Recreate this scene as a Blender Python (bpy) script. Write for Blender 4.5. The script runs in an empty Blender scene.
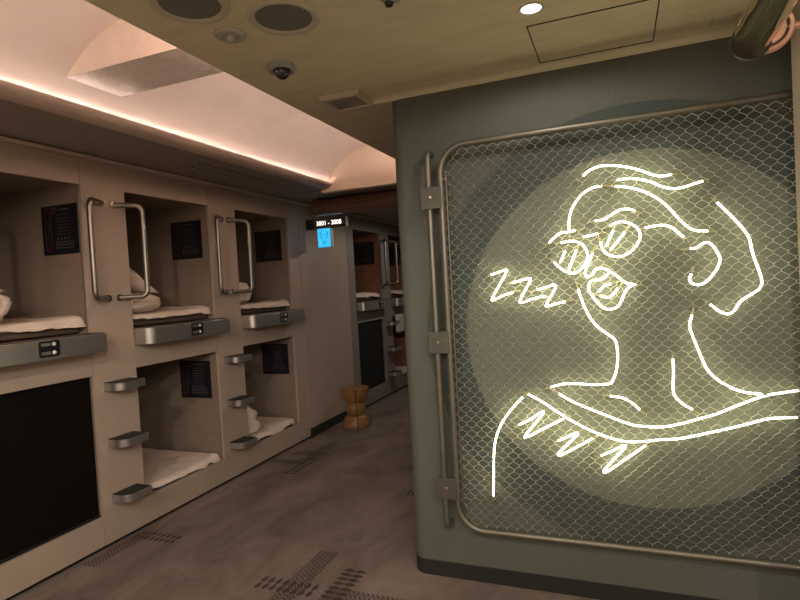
import bpy, bmesh, math, random
from mathutils import Vector, Matrix, noise
PI = math.pi
S = bpy.context.scene
C = S.collection
# tuned light levels and wallpaper tones
NEON_STR = 6.4; LED_STR = 37.; LED_R = True
WALL_IN = (.136, .152, .121); WALL_RING = (.053, .070, .061); WALL_OUT = (.098, .106, .086)
DL0, DL_FILL, DL_FAR_FILL = 15., 112., 34.
EXPOSURE = .27
random.seed(7)

# ------------------------------------------------------------------ materials
def mat(name, col, rough=.6, metal=0., var=0., vscale=6., bump=0., bscale=120., stretch=(1, 1, 1), emit=None, estr=0., spec=.5, fine=0., fscale=300., coat=0., trans=0.):
    m = bpy.data.materials.new(name); m.use_nodes = True
    nt = m.node_tree; b = nt.nodes['Principled BSDF']
    b.inputs['Roughness'].default_value = rough
    b.inputs['Metallic'].default_value = metal
    b.inputs['Specular IOR Level'].default_value = spec
    b.inputs['Coat Weight'].default_value = coat
    b.inputs['Transmission Weight'].default_value = trans
    tc = nt.nodes.new('ShaderNodeTexCoord'); mp = nt.nodes.new('ShaderNodeMapping')
    mp.inputs['Scale'].default_value = stretch
    geo = nt.nodes.new('ShaderNodeNewGeometry')
    nt.links.new(geo.outputs['Position'], mp.inputs['Vector'])
    n1 = nt.nodes.new('ShaderNodeTexNoise'); n1.inputs['Scale'].default_value = vscale; n1.inputs['Detail'].default_value = 5
    nt.links.new(mp.outputs[0], n1.inputs['Vector'])
    cr = nt.nodes.new('ShaderNodeValToRGB')
    cr.color_ramp.elements[0].position = .3; cr.color_ramp.elements[1].position = .7
    lo = [max(0, c * (1 - var)) for c in col]; hi = [min(1, c * (1 + var)) for c in col]
    cr.color_ramp.elements[0].color = (*lo, 1); cr.color_ramp.elements[1].color = (*hi, 1)
    nt.links.new(n1.outputs['Fac'], cr.inputs['Fac'])
    out = cr.outputs['Color']
    if fine:
        n2 = nt.nodes.new('ShaderNodeTexNoise'); n2.inputs['Scale'].default_value = fscale; n2.inputs['Detail'].default_value = 2
        nt.links.new(mp.outputs[0], n2.inputs['Vector'])
        mr = nt.nodes.new('ShaderNodeMapRange'); mr.inputs['From Min'].default_value = .3; mr.inputs['From Max'].default_value = .7
        mr.inputs['To Min'].default_value = 1 - fine; mr.inputs['To Max'].default_value = 1 + fine
        nt.links.new(n2.outputs['Fac'], mr.inputs['Value'])
        vm = nt.nodes.new('ShaderNodeVectorMath'); vm.operation = 'SCALE'
        nt.links.new(out, vm.inputs[0]); nt.links.new(mr.outputs[0], vm.inputs['Scale']); out = vm.outputs['Vector']
    nt.links.new(out, b.inputs['Base Color'])
    if bump:
        nb = nt.nodes.new('ShaderNodeTexNoise'); nb.inputs['Scale'].default_value = bscale; nb.inputs['Detail'].default_value = 4
        nt.links.new(mp.outputs[0], nb.inputs['Vector'])
        bp = nt.nodes.new('ShaderNodeBump'); bp.inputs['Strength'].default_value = bump; bp.inputs['Distance'].default_value = .004
        nt.links.new(nb.outputs['Fac'], bp.inputs['Height']); nt.links.new(bp.outputs['Normal'], b.inputs['Normal'])
    if emit:
        b.inputs['Emission Color'].default_value = (*emit, 1); b.inputs['Emission Strength'].default_value = estr
    return m

M = {}
M['laminate'] = mat('laminate', (.41, .328, .262), .55, var=.05, vscale=2.5, fine=.06, fscale=260, bump=.05)
M['edge'] = mat('edge', (.43, .34, .27), .5, var=.04)
M['lining'] = mat('lining', (.245, .182, .14), .6, var=.07, vscale=3, stretch=(1, 1, 12))
M['far_laminate_dim'] = mat('far_laminate_dim', (.24, .215, .20), .55, var=.05, vscale=2.5, fine=.05)  # same laminate, with the greyer, dimmer far light put into its colour
M['far_lining'] = mat('far_lining', (.24, .10, .058), .55, var=.12, vscale=3, stretch=(1, 1, 10))
M['steel'] = mat('steel', (.48, .455, .44), .34, .85, var=.05, vscale=14, stretch=(1, 1, 30))
M['chrome'] = mat('chrome', (.66, .62, .56), .24, 1., var=.03)
M['satin'] = mat('satin', (.34, .312, .275), .42, 1., var=.03)
M['tread'] = mat('tread', (.012, .012, .012), .7, var=.2, vscale=200)
M['black'] = mat('black', (.010, .010, .011), .35, var=.1)
M['blind'] = mat('blind', (.006, .0045, .003), .9, spec=.08, var=.15, vscale=40, fine=.2, fscale=500)
M['far_blind'] = mat('far_blind', (.020, .022, .023), .8, spec=.15, var=.12, vscale=40)
M['button'] = mat('button', (.75, .75, .72), .4, var=.03)
M['board'] = mat('board', (.013, .011, .015), .4, var=.1, vscale=30)
M['board_red'] = mat('board_red', (.075, .008, .012), .5, var=.1)
M['board_line'] = mat('board_line', (.13, .12, .13), .5, var=.1)
M['board_pink'] = mat('board_pink', (.09, .045, .055), .5, var=.1)
M['sheet'] = mat('sheet', (.76, .63, .53), .85, var=.05, vscale=9, bump=.8, bscale=15)
M['mattress'] = mat('mattress', (.10, .065, .045), .85, var=.1, vscale=20, fine=.1)
M['slab'] = mat('ceiling_plaster', (.62, .575, .40), .75, var=.08, vscale=5, stretch=(1, 3, 1), bump=.15, bscale=14)
M['cornice'] = mat('cornice', (.52, .48, .35), .6, var=.04)
M['vault'] = mat('vault_plaster', (.72, .61, .555), .8, var=.05, vscale=3.2, bump=.25, bscale=9)
M['tymp'] = mat('tympanum_plaster', (.76, .62, .50), .8, var=.04, vscale=3.2, bump=.2, bscale=9)
M['rough_plaster'] = mat('rough_plaster', (.86, .76, .70), .85, var=.09, vscale=7, fine=.10, fscale=90, bump=.9, bscale=30)
M['box_face'] = mat('box_face', (.74, .61, .52), .85, var=.07, vscale=8, fine=.06, fscale=120, bump=.4, bscale=40)
M['soffit'] = mat('soffit', (.30, .25, .215), .6, var=.06, vscale=4)
M['lip'] = mat('lip', (.56, .45, .385), .5, var=.03)
M['grille'] = mat('grille', (.15, .145, .12), .7, var=.12, vscale=300)
M['ring_paint'] = mat('ring_paint', (.50, .46, .36), .5, var=.04)
M['device'] = mat('device', (.42, .40, .34), .45, var=.03)
M['device_grey'] = mat('device_grey', (.30, .31, .30), .45, var=.03)
M['gap'] = mat('gap', (.012, .011, .009), .8, var=.1)
M['lens_glass'] = mat('lens_glass', (.006, .006, .007), .08, var=.1, coat=1.)
M['frame_tube'] = mat('frame_tube', (.19, .176, .138), .45, .7, var=.10, vscale=9, fine=.08, fscale=160)
M['bracket'] = mat('bracket', (.088, .083, .064), .5, .25, var=.10, vscale=25, fine=.08)
M['wire'] = mat('wire', (.74, .73, .62), .36, .6, var=.06)
M['rubber'] = mat('rubber', (.020, .023, .019), .5, var=.08)
M['plinth'] = mat('plinth', (.006, .005, .004), .8, var=.1)
M['wood'] = mat('wood', (.29, .15, .052), .45, var=.22, vscale=9, stretch=(1, 1, 5))
M['wood_crack'] = mat('wood_crack', (.02, .009, .004), .8, var=.1)
M['beam'] = mat('beam', (.20, .11, .07), .27, var=.3, vscale=6, stretch=(.6, 8, 8))
M['sign_brown'] = mat('sign_brown', (.12, .075, .05), .5, var=.08)
M['sign_black'] = mat('sign_black', (.012, .012, .02), .4, var=.1)
M['brass'] = mat('brass', (.98, .82, .42), .07, 1., var=.01, vscale=5)
M['copper'] = mat('copper', (.85, .50, .37), .35, .6, var=.05)
M['wall_beige'] = mat('wall_beige', (.40, .34, .27), .7, var=.04)
M['white_lamp'] = mat('white_lamp', (.8, .8, .8), .4, emit=(1., .80, .78), estr=3.0)
M['digits'] = mat('digits', (.9, .9, .9), .4, emit=(1., .93, .88), estr=1.9)
M['blue_face'] = mat('blue_face', (.1, .5, .8), .4, emit=(.04, .50, .95), estr=.85)
M['blue_mark'] = mat('blue_mark', (.01, .25, .45), .4, emit=(.0, .30, .55), estr=.8)
M['white_frame'] = mat('white_frame', (.55, .55, .55), .4, var=.03)
M['neon'] = mat('neon', (.9, .9, .8), .3, emit=(1., .915, .57), estr=NEON_STR)
M['electrode'] = mat('electrode', (.46, .42, .26), .25, .2, var=.1)
M['towel'] = mat('towel', (.62, .55, .48), .9, var=.04)
M['carpet_dark'] = mat('carpet_dark', (.050, .034, .024), .95, var=.1, vscale=30)
M['carpet_line'] = mat('carpet_line', (.072, .052, .039), .95, var=.1, vscale=30)

# LED tape: brightness peaks at every diode along Y
def led_material():
    m = mat('led_tape', (.9, .8, .7), .4, emit=(1., .84, .76), estr=1.)
    nt = m.node_tree; b = nt.nodes['Principled BSDF']
    geo = nt.nodes.new('ShaderNodeNewGeometry'); sp = nt.nodes.new('ShaderNodeSeparateXYZ')
    nt.links.new(geo.outputs['Position'], sp.inputs[0])
    def mth(op, a, bv):
        n = nt.nodes.new('ShaderNodeMath'); n.operation = op
        nt.links.new(a, n.inputs[0]); n.inputs[1].default_value = bv; return n.outputs[0]
    s = mth('SINE', mth('MULTIPLY', sp.outputs['Y'], 2 * PI / .045), 0)
    s = mth('MAXIMUM', s, 0.); s = mth('POWER', s, 5.); s = mth('MULTIPLY', s, LED_STR * 2.2); s = mth('ADD', s, LED_STR * .03)
    nt.links.new(s, b.inputs['Emission Strength'])
    return m
M['led'] = led_material()
M['led_fill'] = mat('led_fill', (.9, .8, .7), .4, emit=(1., .82, .75), estr=52.)

# neon wall: woven grey-green wallpaper with a printed ring
def ring_wall():
    m = mat('ring_wallpaper', (.2, .2, .2), .8)
    nt = m.node_tree; b = nt.nodes['Principled BSDF']; N = nt.nodes; L = nt.links
    geo = N.new('ShaderNodeNewGeometry')
    sub = N.new('ShaderNodeVectorMath'); sub.operation = 'SUBTRACT'; sub.inputs[1].default_value = (.093, 2.627, 1.238)
    L.new(geo.outputs['Position'], sub.inputs[0])
    sc = N.new('ShaderNodeVectorMath'); sc.operation = 'MULTIPLY'; sc.inputs[1].default_value = (1, 0, 1); L.new(sub.outputs[0], sc.inputs[0])
    ln = N.new('ShaderNodeVectorMath'); ln.operation = 'LENGTH'; L.new(sc.outputs[0], ln.inputs[0])
    dv = N.new('ShaderNodeMath'); dv.operation = 'DIVIDE'; dv.inputs[1].default_value = 2.; L.new(ln.outputs['Value'], dv.inputs[0])
    cr = N.new('ShaderNodeValToRGB'); cr.color_ramp.interpolation = 'CONSTANT'
    e = cr.color_ramp.elements
    e[0].position = 0; e[0].color = (*WALL_IN, 1)
    e[1].position = .789 / 2; e[1].color = (*WALL_RING, 1)
    k = e.new(.992 / 2); k.color = (*WALL_OUT, 1)
    L.new(dv.outputs[0], cr.inputs['Fac'])
    n2 = N.new('ShaderNodeTexNoise'); n2.inputs['Scale'].default_value = 60; n2.inputs['Detail'].default_value = 6
    mp = N.new('ShaderNodeMapping'); mp.inputs['Scale'].default_value = (5, 1, 1); L.new(geo.outputs['Position'], mp.inputs['Vector']); L.new(mp.outputs[0], n2.inputs['Vector'])
    mr = N.new('ShaderNodeMapRange'); mr.inputs['From Min'].default_value = .3; mr.inputs['From Max'].default_value = .7; mr.inputs['To Min'].default_value = .9; mr.inputs['To Max'].default_value = 1.1
    L.new(n2.outputs['Fac'], mr.inputs['Value'])
    vm = N.new('ShaderNodeVectorMath'); vm.operation = 'SCALE'; L.new(cr.outputs['Color'], vm.inputs[0]); L.new(mr.outputs[0], vm.inputs['Scale'])
    L.new(vm.outputs['Vector'], b.inputs['Base Color'])
    return m
M['ring_wall'] = ring_wall()

# carpet: brown cloudy pile
def carpet():
    m = mat('carpet', (.2, .2, .2), .95, spec=.1, bump=.5, bscale=260)
    nt = m.node_tree; b = nt.nodes['Principled BSDF']; N = nt.nodes; L = nt.links
    geo = N.new('ShaderNodeNewGeometry')
    mp = N.new('ShaderNodeMapping'); mp.inputs['Scale'].default_value = (1.6, .8, 1); mp.inputs['Rotation'].default_value = (0, 0, .2); L.new(geo.outputs['Position'], mp.inputs['Vector'])
    a = N.new('ShaderNodeTexNoise'); a.inputs['Scale'].default_value = 2.1; a.inputs['Detail'].default_value = 8; a.inputs['Roughness'].default_value = .62; a.inputs['Distortion'].default_value = .6
    L.new(mp.outputs[0], a.inputs['Vector'])
    cr = N.new('ShaderNodeValToRGB'); e = cr.color_ramp.elements
    e[0].position = .34; e[0].color = (.148, .114, .095, 1); e[1].position = .68; e[1].color = (.268, .213, .183, 1)
    L.new(a.outputs['Fac'], cr.inputs['Fac'])
    f = N.new('ShaderNodeTexNoise'); f.inputs['Scale'].default_value = 190; f.inputs['Detail'].default_value = 2; L.new(geo.outputs['Position'], f.inputs['Vector'])
    mr = N.new('ShaderNodeMapRange'); mr.inputs['To Min'].default_value = .75; mr.inputs['To Max'].default_value = 1.25; L.new(f.outputs['Fac'], mr.inputs['Value'])
    vm = N.new('ShaderNodeVectorMath'); vm.operation = 'SCALE'; L.new(cr.outputs['Color'], vm.inputs[0]); L.new(mr.outputs[0], vm.inputs['Scale'])
    L.new(vm.outputs['Vector'], b.inputs['Base Color'])
    return m
M['carpet'] = carpet()

# ------------------------------------------------------------------ mesh helper
def catmull(P, n=6):
    P = [Vector(p) for p in P]
    if len(P) < 3: return P
    out = []
    for i in range(len(P) - 1):
        a = P[i - 1] if i else P[0] * 2 - P[1]
        b, c = P[i], P[i + 1]
        d = P[i + 2] if i + 2 < len(P) else P[-1] * 2 - P[-2]
        for k in range(n):
            t = k / n
            out.append(.5 * ((2 * b) + (c - a) * t + (2 * a - 5 * b + 4 * c - d) * t * t + (3 * b - a - 3 * c + d) * t ** 3))
    out.append(P[-1]); return out

class MB:
    def __init__(s): s.v = []; s.f = []; s.m = []
    def add(s, vs, fs, mi=0):
        o = len(s.v); s.v += [Vector(v) for v in vs]; s.f += [[o + i for i in f] for f in fs]; s.m += [mi] * len(fs); return s
    def box(s, x0, x1, y0, y1, z0, z1, mi=0):
        vs = [(x, y, z) for x in (x0, x1) for y in (y0, y1) for z in (z0, z1)]
        return s.add(vs, [(0, 1, 3, 2), (4, 6, 7, 5), (0, 4, 5, 1), (2, 3, 7, 6), (0, 2, 6, 4), (1, 5, 7, 3)], mi)
    def tube(s, P, r, n=8, cap=True, mi=0, closed=False):
        P = [Vector(p) for p in P]; N = len(P); vs = []; fs = []
        up = None
        for i, p in enumerate(P):
            if closed: t = (P[(i + 1) % N] - P[i - 1])
            else: t = P[min(i + 1, N - 1)] - P[max(i - 1, 0)]
            t.normalize()
            if up is None:
                up = Vector((0, 1, 0)) if abs(t.y) < .9 else Vector((0, 0, 1))
            u = (up - t * up.dot(t)).normalized(); w = t.cross(u); up = u
            rr = r[i] if isinstance(r, (list, tuple)) else r
            for k in range(n):
                a = 2 * PI * k / n; vs.append(p + u * math.cos(a) * rr + w * math.sin(a) * rr)
        for i in range(N if closed else N - 1):
            for k in range(n):
                a = i * n + k; b = i * n + (k + 1) % n; j = (i + 1) % N
                fs.append((a, b, j * n + (k + 1) % n, j * n + k))
        if cap and not closed: fs += [tuple(range(n - 1, -1, -1)), tuple((N - 1) * n + k for k in range(n))]
        return s.add(vs, fs, mi)
    def lathe(s, prof, c, n=32, axis='Z', mi=0):
        vs = []; fs = []; K = len(prof)
        for i in range(n):
            a = 2 * PI * i / n
            for (r, h) in prof:
                x, y = r * math.cos(a), r * math.sin(a)
                q = {'Z': (x, y, h), 'Y': (x, h, y), 'X': (h, x, y)}[axis]
                vs.append(Vector(q) + Vector(c))
        for i in range(n):
            j = (i + 1) % n
            for k in range(K - 1):
                fs.append((i * K + k, j * K + k, j * K + k + 1, i * K + k + 1))
        return s.add(vs, fs, mi)
    def prism(s, pts, a, b, axis='Z', mi=0):
        # pts 2-D outline extruded from a to b along axis
        n = len(pts)
        def q(p, h): return {'Z': (p[0], p[1], h), 'Y': (p[0], h, p[1]), 'X': (h, p[0], p[1])}[axis]
        vs = [q(p, a) for p in pts] + [q(p, b) for p in pts]
        fs = [tuple(range(n))[::-1], tuple(range(n, 2 * n))] + [(i, (i + 1) % n, n + (i + 1) % n, n + i) for i in range(n)]
        return s.add(vs, fs, mi)
    def build(s, name, mats, parent=None, smooth=None, bevel=0., origin=None):
        off = Vector(parent['_o']) if parent is not None and '_o' in parent else Vector(origin or (0, 0, 0))
        me = bpy.data.meshes.new(name)
        me.from_pydata([v - off for v in s.v], [], s.f)
        bm = bmesh.new(); bm.from_mesh(me); bmesh.ops.recalc_face_normals(bm, faces=bm.faces); bm.to_mesh(me); bm.free()
        mats = mats if isinstance(mats, (list, tuple)) else [mats]
        for m in mats: me.materials.append(M[m])
        for p, mi in zip(me.polygons, s.m): p.material_index = mi
        if smooth is not None:
            for p in me.polygons: p.use_smooth = True
            me.set_sharp_from_angle(angle=math.radians(smooth))
        o = bpy.data.objects.new(name, me); C.objects.link(o)
        if parent is not None:
            o.parent = parent; o['_o'] = tuple(off)
        elif origin: o.location = origin
        o['_o'] = tuple(off)
        if bevel:
            b = o.modifiers.new('Bevel', 'BEVEL'); b.width = bevel; b.segments = 2; b.limit_method = 'ANGLE'; b.angle_limit = math.radians(40)
        return o

def tag(o, label=None, cat=None, group=None, kind=None):
    if label: o['label'] = label
    if cat: o['category'] = cat
    if group: o['group'] = group
    if kind: o['kind'] = kind
    return o
def thing(name, label, cat, loc, group=None):
    o = bpy.data.objects.new(name, None); C.objects.link(o); o.location = loc; o['_o'] = tuple(loc); o.empty_display_size = .05
    return tag(o, label, cat, group)
def struct(o): o['kind'] = 'structure'; return o
def rrect(x0, x1, z0, z1, r, n=8):
    P = []
    for cx, cz, a0 in ((x1 - r, z1 - r, 0), (x0 + r, z1 - r, 90), (x0 + r, z0 + r, 180), (x1 - r, z0 + r, 270)):
        for k in range(n + 1):
            a = math.radians(a0 + 90 * k / n); P.append((cx + r * math.cos(a), cz + r * math.sin(a)))
    return P
def text_mb(body, size, place):
    cu = bpy.data.curves.new('t', 'FONT'); cu.body = body; cu.size = size; cu.align_x = 'CENTER'; cu.align_y = 'CENTER'
    o = bpy.data.objects.new('t', cu); C.objects.link(o)
    me = bpy.data.meshes.new_from_object(o.evaluated_get(bpy.context.evaluated_depsgraph_get()))
    mb = MB().add([place(v.co.x, v.co.y) for v in me.vertices], [list(p.vertices) for p in me.polygons])
    bpy.data.objects.remove(o); bpy.data.curves.remove(cu); bpy.data.meshes.remove(me)
    return mb
# neon tube runs, metres on the wall: (x, z)
NEON = {
    'hair_tube.a': [(-0.121, 1.934), (-0.090, 1.956), (-0.048, 1.967), (0.001, 1.964), (0.056, 1.951), (0.111, 1.929), (0.157, 1.905), (0.195, 1.894), (0.231, 1.897)],
    'hair_tube.b': [(0.018, 1.899), (0.062, 1.900), (0.109, 1.891), (0.156, 1.872), (0.193, 1.850), (0.238, 1.836), (0.283, 1.840), (0.313, 1.848), (0.346, 1.855)],
    'hair_tube.c': [(0.009, 1.873), (0.053, 1.865), (0.100, 1.848), (0.146, 1.823), (0.187, 1.790), (0.220, 1.753), (0.252, 1.708), (0.285, 1.671), (0.314, 1.654), (0.357, 1.648)],
    'forehead_tube': [(-0.045, 1.881), (-0.085, 1.877), (-0.124, 1.857), (-0.155, 1.824), (-0.178, 1.785), (-0.189, 1.741), (-0.190, 1.699)],
    'brow_tube.a': [(-0.281, 1.650), (-0.253, 1.675), (-0.226, 1.691), (-0.195, 1.692), (-0.165, 1.697)],
    'brow_tube.b': [(-0.079, 1.731), (-0.042, 1.734), (-0.008, 1.753), (0.025, 1.769), (0.057, 1.770), (0.084, 1.758)],
    'lens_tube.a': [(-0.018, 1.705), (0.023, 1.718), (0.062, 1.707), (0.093, 1.680), (0.100, 1.645), (0.082, 1.608), (0.049, 1.578), (0.008, 1.567), (-0.032, 1.580), (-0.055, 1.610), (-0.061, 1.637)],
    'lens_line_tube.a': [(-0.005, 1.685), (-0.039, 1.616)],
    'lens_line_tube.b': [(0.041, 1.672), (-0.021, 1.598)],
    'lens_tube.b': [(-0.228, 1.646), (-0.189, 1.651), (-0.151, 1.642), (-0.126, 1.615), (-0.117, 1.575), (-0.139, 1.531), (-0.174, 1.507), (-0.212, 1.515), (-0.242, 1.538), (-0.263, 1.562)],
    'lens_line_tube.c': [(-0.212, 1.608), (-0.234, 1.560)],
    'lens_line_tube.d': [(-0.163, 1.609), (-0.204, 1.513)],
    'bridge_tube': [(-0.133, 1.665), (-0.103, 1.668), (-0.069, 1.674)],
    'nose_tube': [(-0.096, 1.591), (-0.108, 1.561), (-0.124, 1.526), (-0.131, 1.500), (-0.119, 1.486), (-0.100, 1.496), (-0.089, 1.515), (-0.067, 1.522), (-0.039, 1.514), (-0.023, 1.502), (0.001, 1.483), (0.020, 1.463), (0.044, 1.448), (0.076, 1.442)],
    'lip_tube.a': [(-0.031, 1.498), (-0.053, 1.477), (-0.074, 1.470), (-0.102, 1.469), (-0.115, 1.456), (-0.118, 1.428), (-0.102, 1.396), (-0.082, 1.368), (-0.059, 1.345), (-0.034, 1.338), (-0.005, 1.347), (0.012, 1.369), (0.026, 1.403), (0.043, 1.428), (0.064, 1.440)],
    'lip_tube.b': [(-0.080, 1.417), (-0.054, 1.442), (-0.025, 1.451)],
    'lip_tube.c': [(-0.074, 1.401), (-0.040, 1.391), (-0.019, 1.403), (0.003, 1.430)],
    'temple_tube': [(0.121, 1.682), (0.156, 1.687), (0.195, 1.687), (0.225, 1.674), (0.246, 1.652), (0.267, 1.630)],
    'ear_tube': [(0.289, 1.581), (0.311, 1.582), (0.330, 1.595), (0.352, 1.602), (0.370, 1.590), (0.387, 1.560), (0.397, 1.530), (0.386, 1.494), (0.367, 1.466), (0.346, 1.442), (0.320, 1.429), (0.294, 1.434), (0.282, 1.450), (0.289, 1.475)],
    'back_of_head_tube': [(0.394, 1.762), (0.425, 1.724), (0.459, 1.680), (0.485, 1.641), (0.502, 1.607), (0.510, 1.558), (0.519, 1.518), (0.533, 1.468), (0.540, 1.424), (0.526, 1.396), (0.497, 1.377), (0.469, 1.358), (0.454, 1.339), (0.439, 1.315), (0.417, 1.303), (0.389, 1.314), (0.354, 1.345)],
    'jaw_tube': [(-0.164, 1.434), (-0.153, 1.393), (-0.138, 1.348), (-0.115, 1.298), (-0.083, 1.257), (-0.043, 1.225), (-0.019, 1.202), (-0.012, 1.167), (-0.012, 1.114), (-0.021, 1.061), (-0.037, 1.022), (-0.052, 1.008), (-0.117, 1.003), (-0.179, 1.006), (-0.240, 1.005), (-0.277, 0.997), (-0.304, 0.989)],
    'collar_tube.a': [(-0.269, 0.959), (-0.213, 0.925), (-0.142, 0.895), (-0.063, 0.864), (0.004, 0.838), (0.061, 0.825), (0.146, 0.823), (0.224, 0.840), (0.285, 0.861), (0.360, 0.887), (0.433, 0.923), (0.490, 0.949), (0.547, 0.971), (0.601, 0.982), (0.650, 0.992)],
    'collar_tube.b': [(-0.409, 0.954), (-0.351, 0.923), (-0.288, 0.881), (-0.217, 0.835), (-0.137, 0.795), (-0.058, 0.766), (0.010, 0.752), (0.087, 0.758), (0.144, 0.768), (0.221, 0.777), (0.335, 0.808), (0.445, 0.841), (0.523, 0.868), (0.571, 0.878), (0.642, 0.883)],
    'shoulder_tube': [(-0.434, 0.939), (-0.483, 0.887), (-0.525, 0.834), (-0.557, 0.775), (-0.577, 0.712), (-0.587, 0.630), (-0.591, 0.549), (-0.598, 0.455)],
    'collarbone_tube': [(-0.050, 0.953), (-0.001, 0.947), (0.037, 0.927), (0.069, 0.895)],
    'neck_tube.a': [(0.286, 1.303), (0.275, 1.257), (0.288, 1.206), (0.310, 1.139), (0.333, 1.076), (0.372, 1.030), (0.421, 0.997), (0.470, 0.980), (0.525, 0.973)],
    'neck_tube.b': [(0.207, 1.118), (0.207, 1.062), (0.203, 0.994), (0.209, 0.959), (0.238, 0.926), (0.273, 0.903)],
    'z1': [(-0.554, 1.520), (-0.520, 1.530), (-0.484, 1.539), (-0.483, 1.525), (-0.553, 1.411), (-0.543, 1.403), (-0.502, 1.420), (-0.455, 1.432)],
    'z2': [(-0.457, 1.477), (-0.419, 1.486), (-0.380, 1.493), (-0.374, 1.482), (-0.423, 1.396), (-0.415, 1.384), (-0.373, 1.396), (-0.332, 1.406), (-0.303, 1.405)],
    'z3': [(-0.344, 1.439), (-0.308, 1.448), (-0.272, 1.458), (-0.261, 1.446), (-0.305, 1.372), (-0.299, 1.362), (-0.263, 1.372), (-0.221, 1.380)],
    'y1': [(-0.458, 0.807), (-0.405, 0.835), (-0.358, 0.867), (-0.345, 0.863), (-0.427, 0.763), (-0.423, 0.751), (-0.339, 0.798), (-0.253, 0.844)],
    'y2': [(-0.283, 0.741), (-0.242, 0.760), (-0.207, 0.778), (-0.198, 0.772), (-0.280, 0.686), (-0.273, 0.675), (-0.205, 0.714), (-0.133, 0.759)],
    'y3': [(-0.099, 0.684), (-0.052, 0.707), (-0.010, 0.730), (-0.000, 0.724), (-0.085, 0.624), (-0.077, 0.613), (0.004, 0.675), (0.086, 0.740)],
}
# ------------------------------------------------------------------ room shell
XW = -2.925      # face of the capsule wall
YG = 2.627       # face of the neon wall
CE = 2.46        # dropped ceiling
YB, YF, XR = -2.6, 8.4, 2.4
SEAM = [1.258 + 1.10 * i for i in range(4)]   # 1.25 2.35 3.45 4.55

fl = MB().box(-5.1, XR + .1, YB - .1, YF + .1, -.1, 0)
def carpet_motif(cx, cy, rot, s=1., what='abcd'):
    """chevron strips and rows of darts woven into the carpet"""
    ca, sa = math.cos(rot), math.sin(rot); z = .0012
    def q(x, y): return (cx + s * (x * ca - y * sa), cy + s * (x * sa + y * ca), z)
    def poly(pts, mi, dz=0.):
        P = [q(*p) for p in pts]; fl.add([(a, b, c + dz) for a, b, c in P], [tuple(range(len(P)))], mi)
    def chevron(x0, x1, y0, y1, along):
        # thin zigzags running across the strip
        L_ = (y1 - y0) if along == 'y' else (x1 - x0); W_ = (x1 - x0) if along == 'y' else (y1 - y0)
        n = int(L_ / .026); seg = 6
        for i in range(n):
            a = i * .026
            for k in range(seg):
                u0, u1 = k / seg * W_, (k + 1) / seg * W_
                h0, h1 = (0, .02) if k % 2 == 0 else (.02, 0)
                p = [(u0, a + h0), (u1, a + h1), (u1, a + h1 + .015), (u0, a + h0 + .015)]
                p = [(x0 + u, y0 + min(v, L_)) for u, v in p] if along == 'y' else [(x0 + min(v, L_), y0 + u) for u, v in p]
                poly(p, 2)
    def dart(x, y, L_, W_, d):
        # two diamonds nose to tail
        h = L_ / 2
        for j in range(2):
            pts = [(0, 0), (h * .45, W_ / 2), (h * 1.05, W_ * .12), (h * 1.05, -W_ * .12), (h * .45, -W_ / 2)]
            pts = [(a + j * h, b) for a, b in pts]
            poly([(x + a, y + b) for a, b in pts] if d == 'x' else [(x + b, y + a) for a, b in pts], 1, .0006)
    if 'a' in what: chevron(-.06, .06, -.10, .43, 'y')
    if 'b' in what:
        for i in range(8): dart(-.19 + i * .043, -.02, .12, .032, 'y')
    if 'c' in what:
        for i in range(10): dart(.17, .27 - i * .043, .13, .034, 'x')
    if 'd' in what: chevron(.17, .66, -.02, .10, 'x')
carpet_motif(-1.585, 2.275, 0)
carpet_motif(-2.865, 2.26, 0, .8, 'a')
carpet_motif(-2.71, 2.545, 0, .95, 'b')
carpet_motif(-2.61, 4.23, 0, 1., 'a')
carpet_motif(-2.63, 4.26, 0, 1., 'b')
carpet_motif(-2.80, 3.92, 0, 1., 'c')
carpet_motif(-3.05, 4.03, 0, .75, 'd')
carpet_motif(-1.30, 3.60, 0, .8)
carpet_motif(-1.75, 4.95, 0, .8)
struct(fl.build('floor', ['carpet', 'carpet_dark', 'carpet_line']))

struct(MB().box(-5.1, XW - .003, YB, 1.2565, 0, 2.36).box(-5.1, -4.98, YB, YF, -.05, 2.5).build('wall_left', 'laminate'))
struct(MB().box(XR, XR + .1, YB, YF, 0, 3.).build('wall_right', 'wall_beige'))
struct(MB().box(-5.1, XR + .1, YB - .1, YB, 0, 3.).build('wall_back', 'wall_beige'))
struct(MB().box(-5.1, XR + .1, YF, YF + .1, 0, 3.).build('wall_far', 'wall_beige'))

# wall panel between the two runs of capsules
wp = MB().box(XW - .05, XW, 4.752, 5.783, .10, 2.353)
struct(wp.build('trim_1', 'laminate', bevel=.002))
struct(MB().box(XW - .05, XW - .004, 4.752, 5.783, 0, .098).build('baseboard_left', 'rubber'))
struct(MB().box(-4.98, XW - .05, 4.62, 5.783, 0, 2.353).build('trim_2', 'far_laminate_dim'))
struct(MB().box(-4.98, XW - .035, -2.5, YF, -.02, .029).build('trim_3', 'plinth'))
# pale crown strip over the capsules
struct(MB().box(XW - .05, XW + .020, 1.0, YF, 2.355, 2.377).build('trim_4', 'lip', bevel=.004))

# neon wall with a rounded corner, rubber skirting
RC = .07
def wall_profile(off):
    x0, y0 = -1.045 - off, YG - off; r = RC + off
    P = [(XR, y0)]
    for k in range(11):
        a = math.radians(270 - 90 * k / 10); P.append((x0 + r + r * math.cos(a), y0 + r + r * math.sin(a)))
    P += [(x0, 6.6), (XR, 6.6)]
    return P
struct(MB().prism(wall_profile(0), 0, 2.46).build('wall_front', 'ring_wall', smooth=30))
struct(MB().prism(wall_profile(.004), 0.001, .078).build('baseboard_front', 'rubber', smooth=30))
# beige wall pier at the right edge
struct(MB().box(.642, 1.35, 2.15, 2.50, 0, CE).build('wall_pier', 'wall_beige', bevel=.004))

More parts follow.
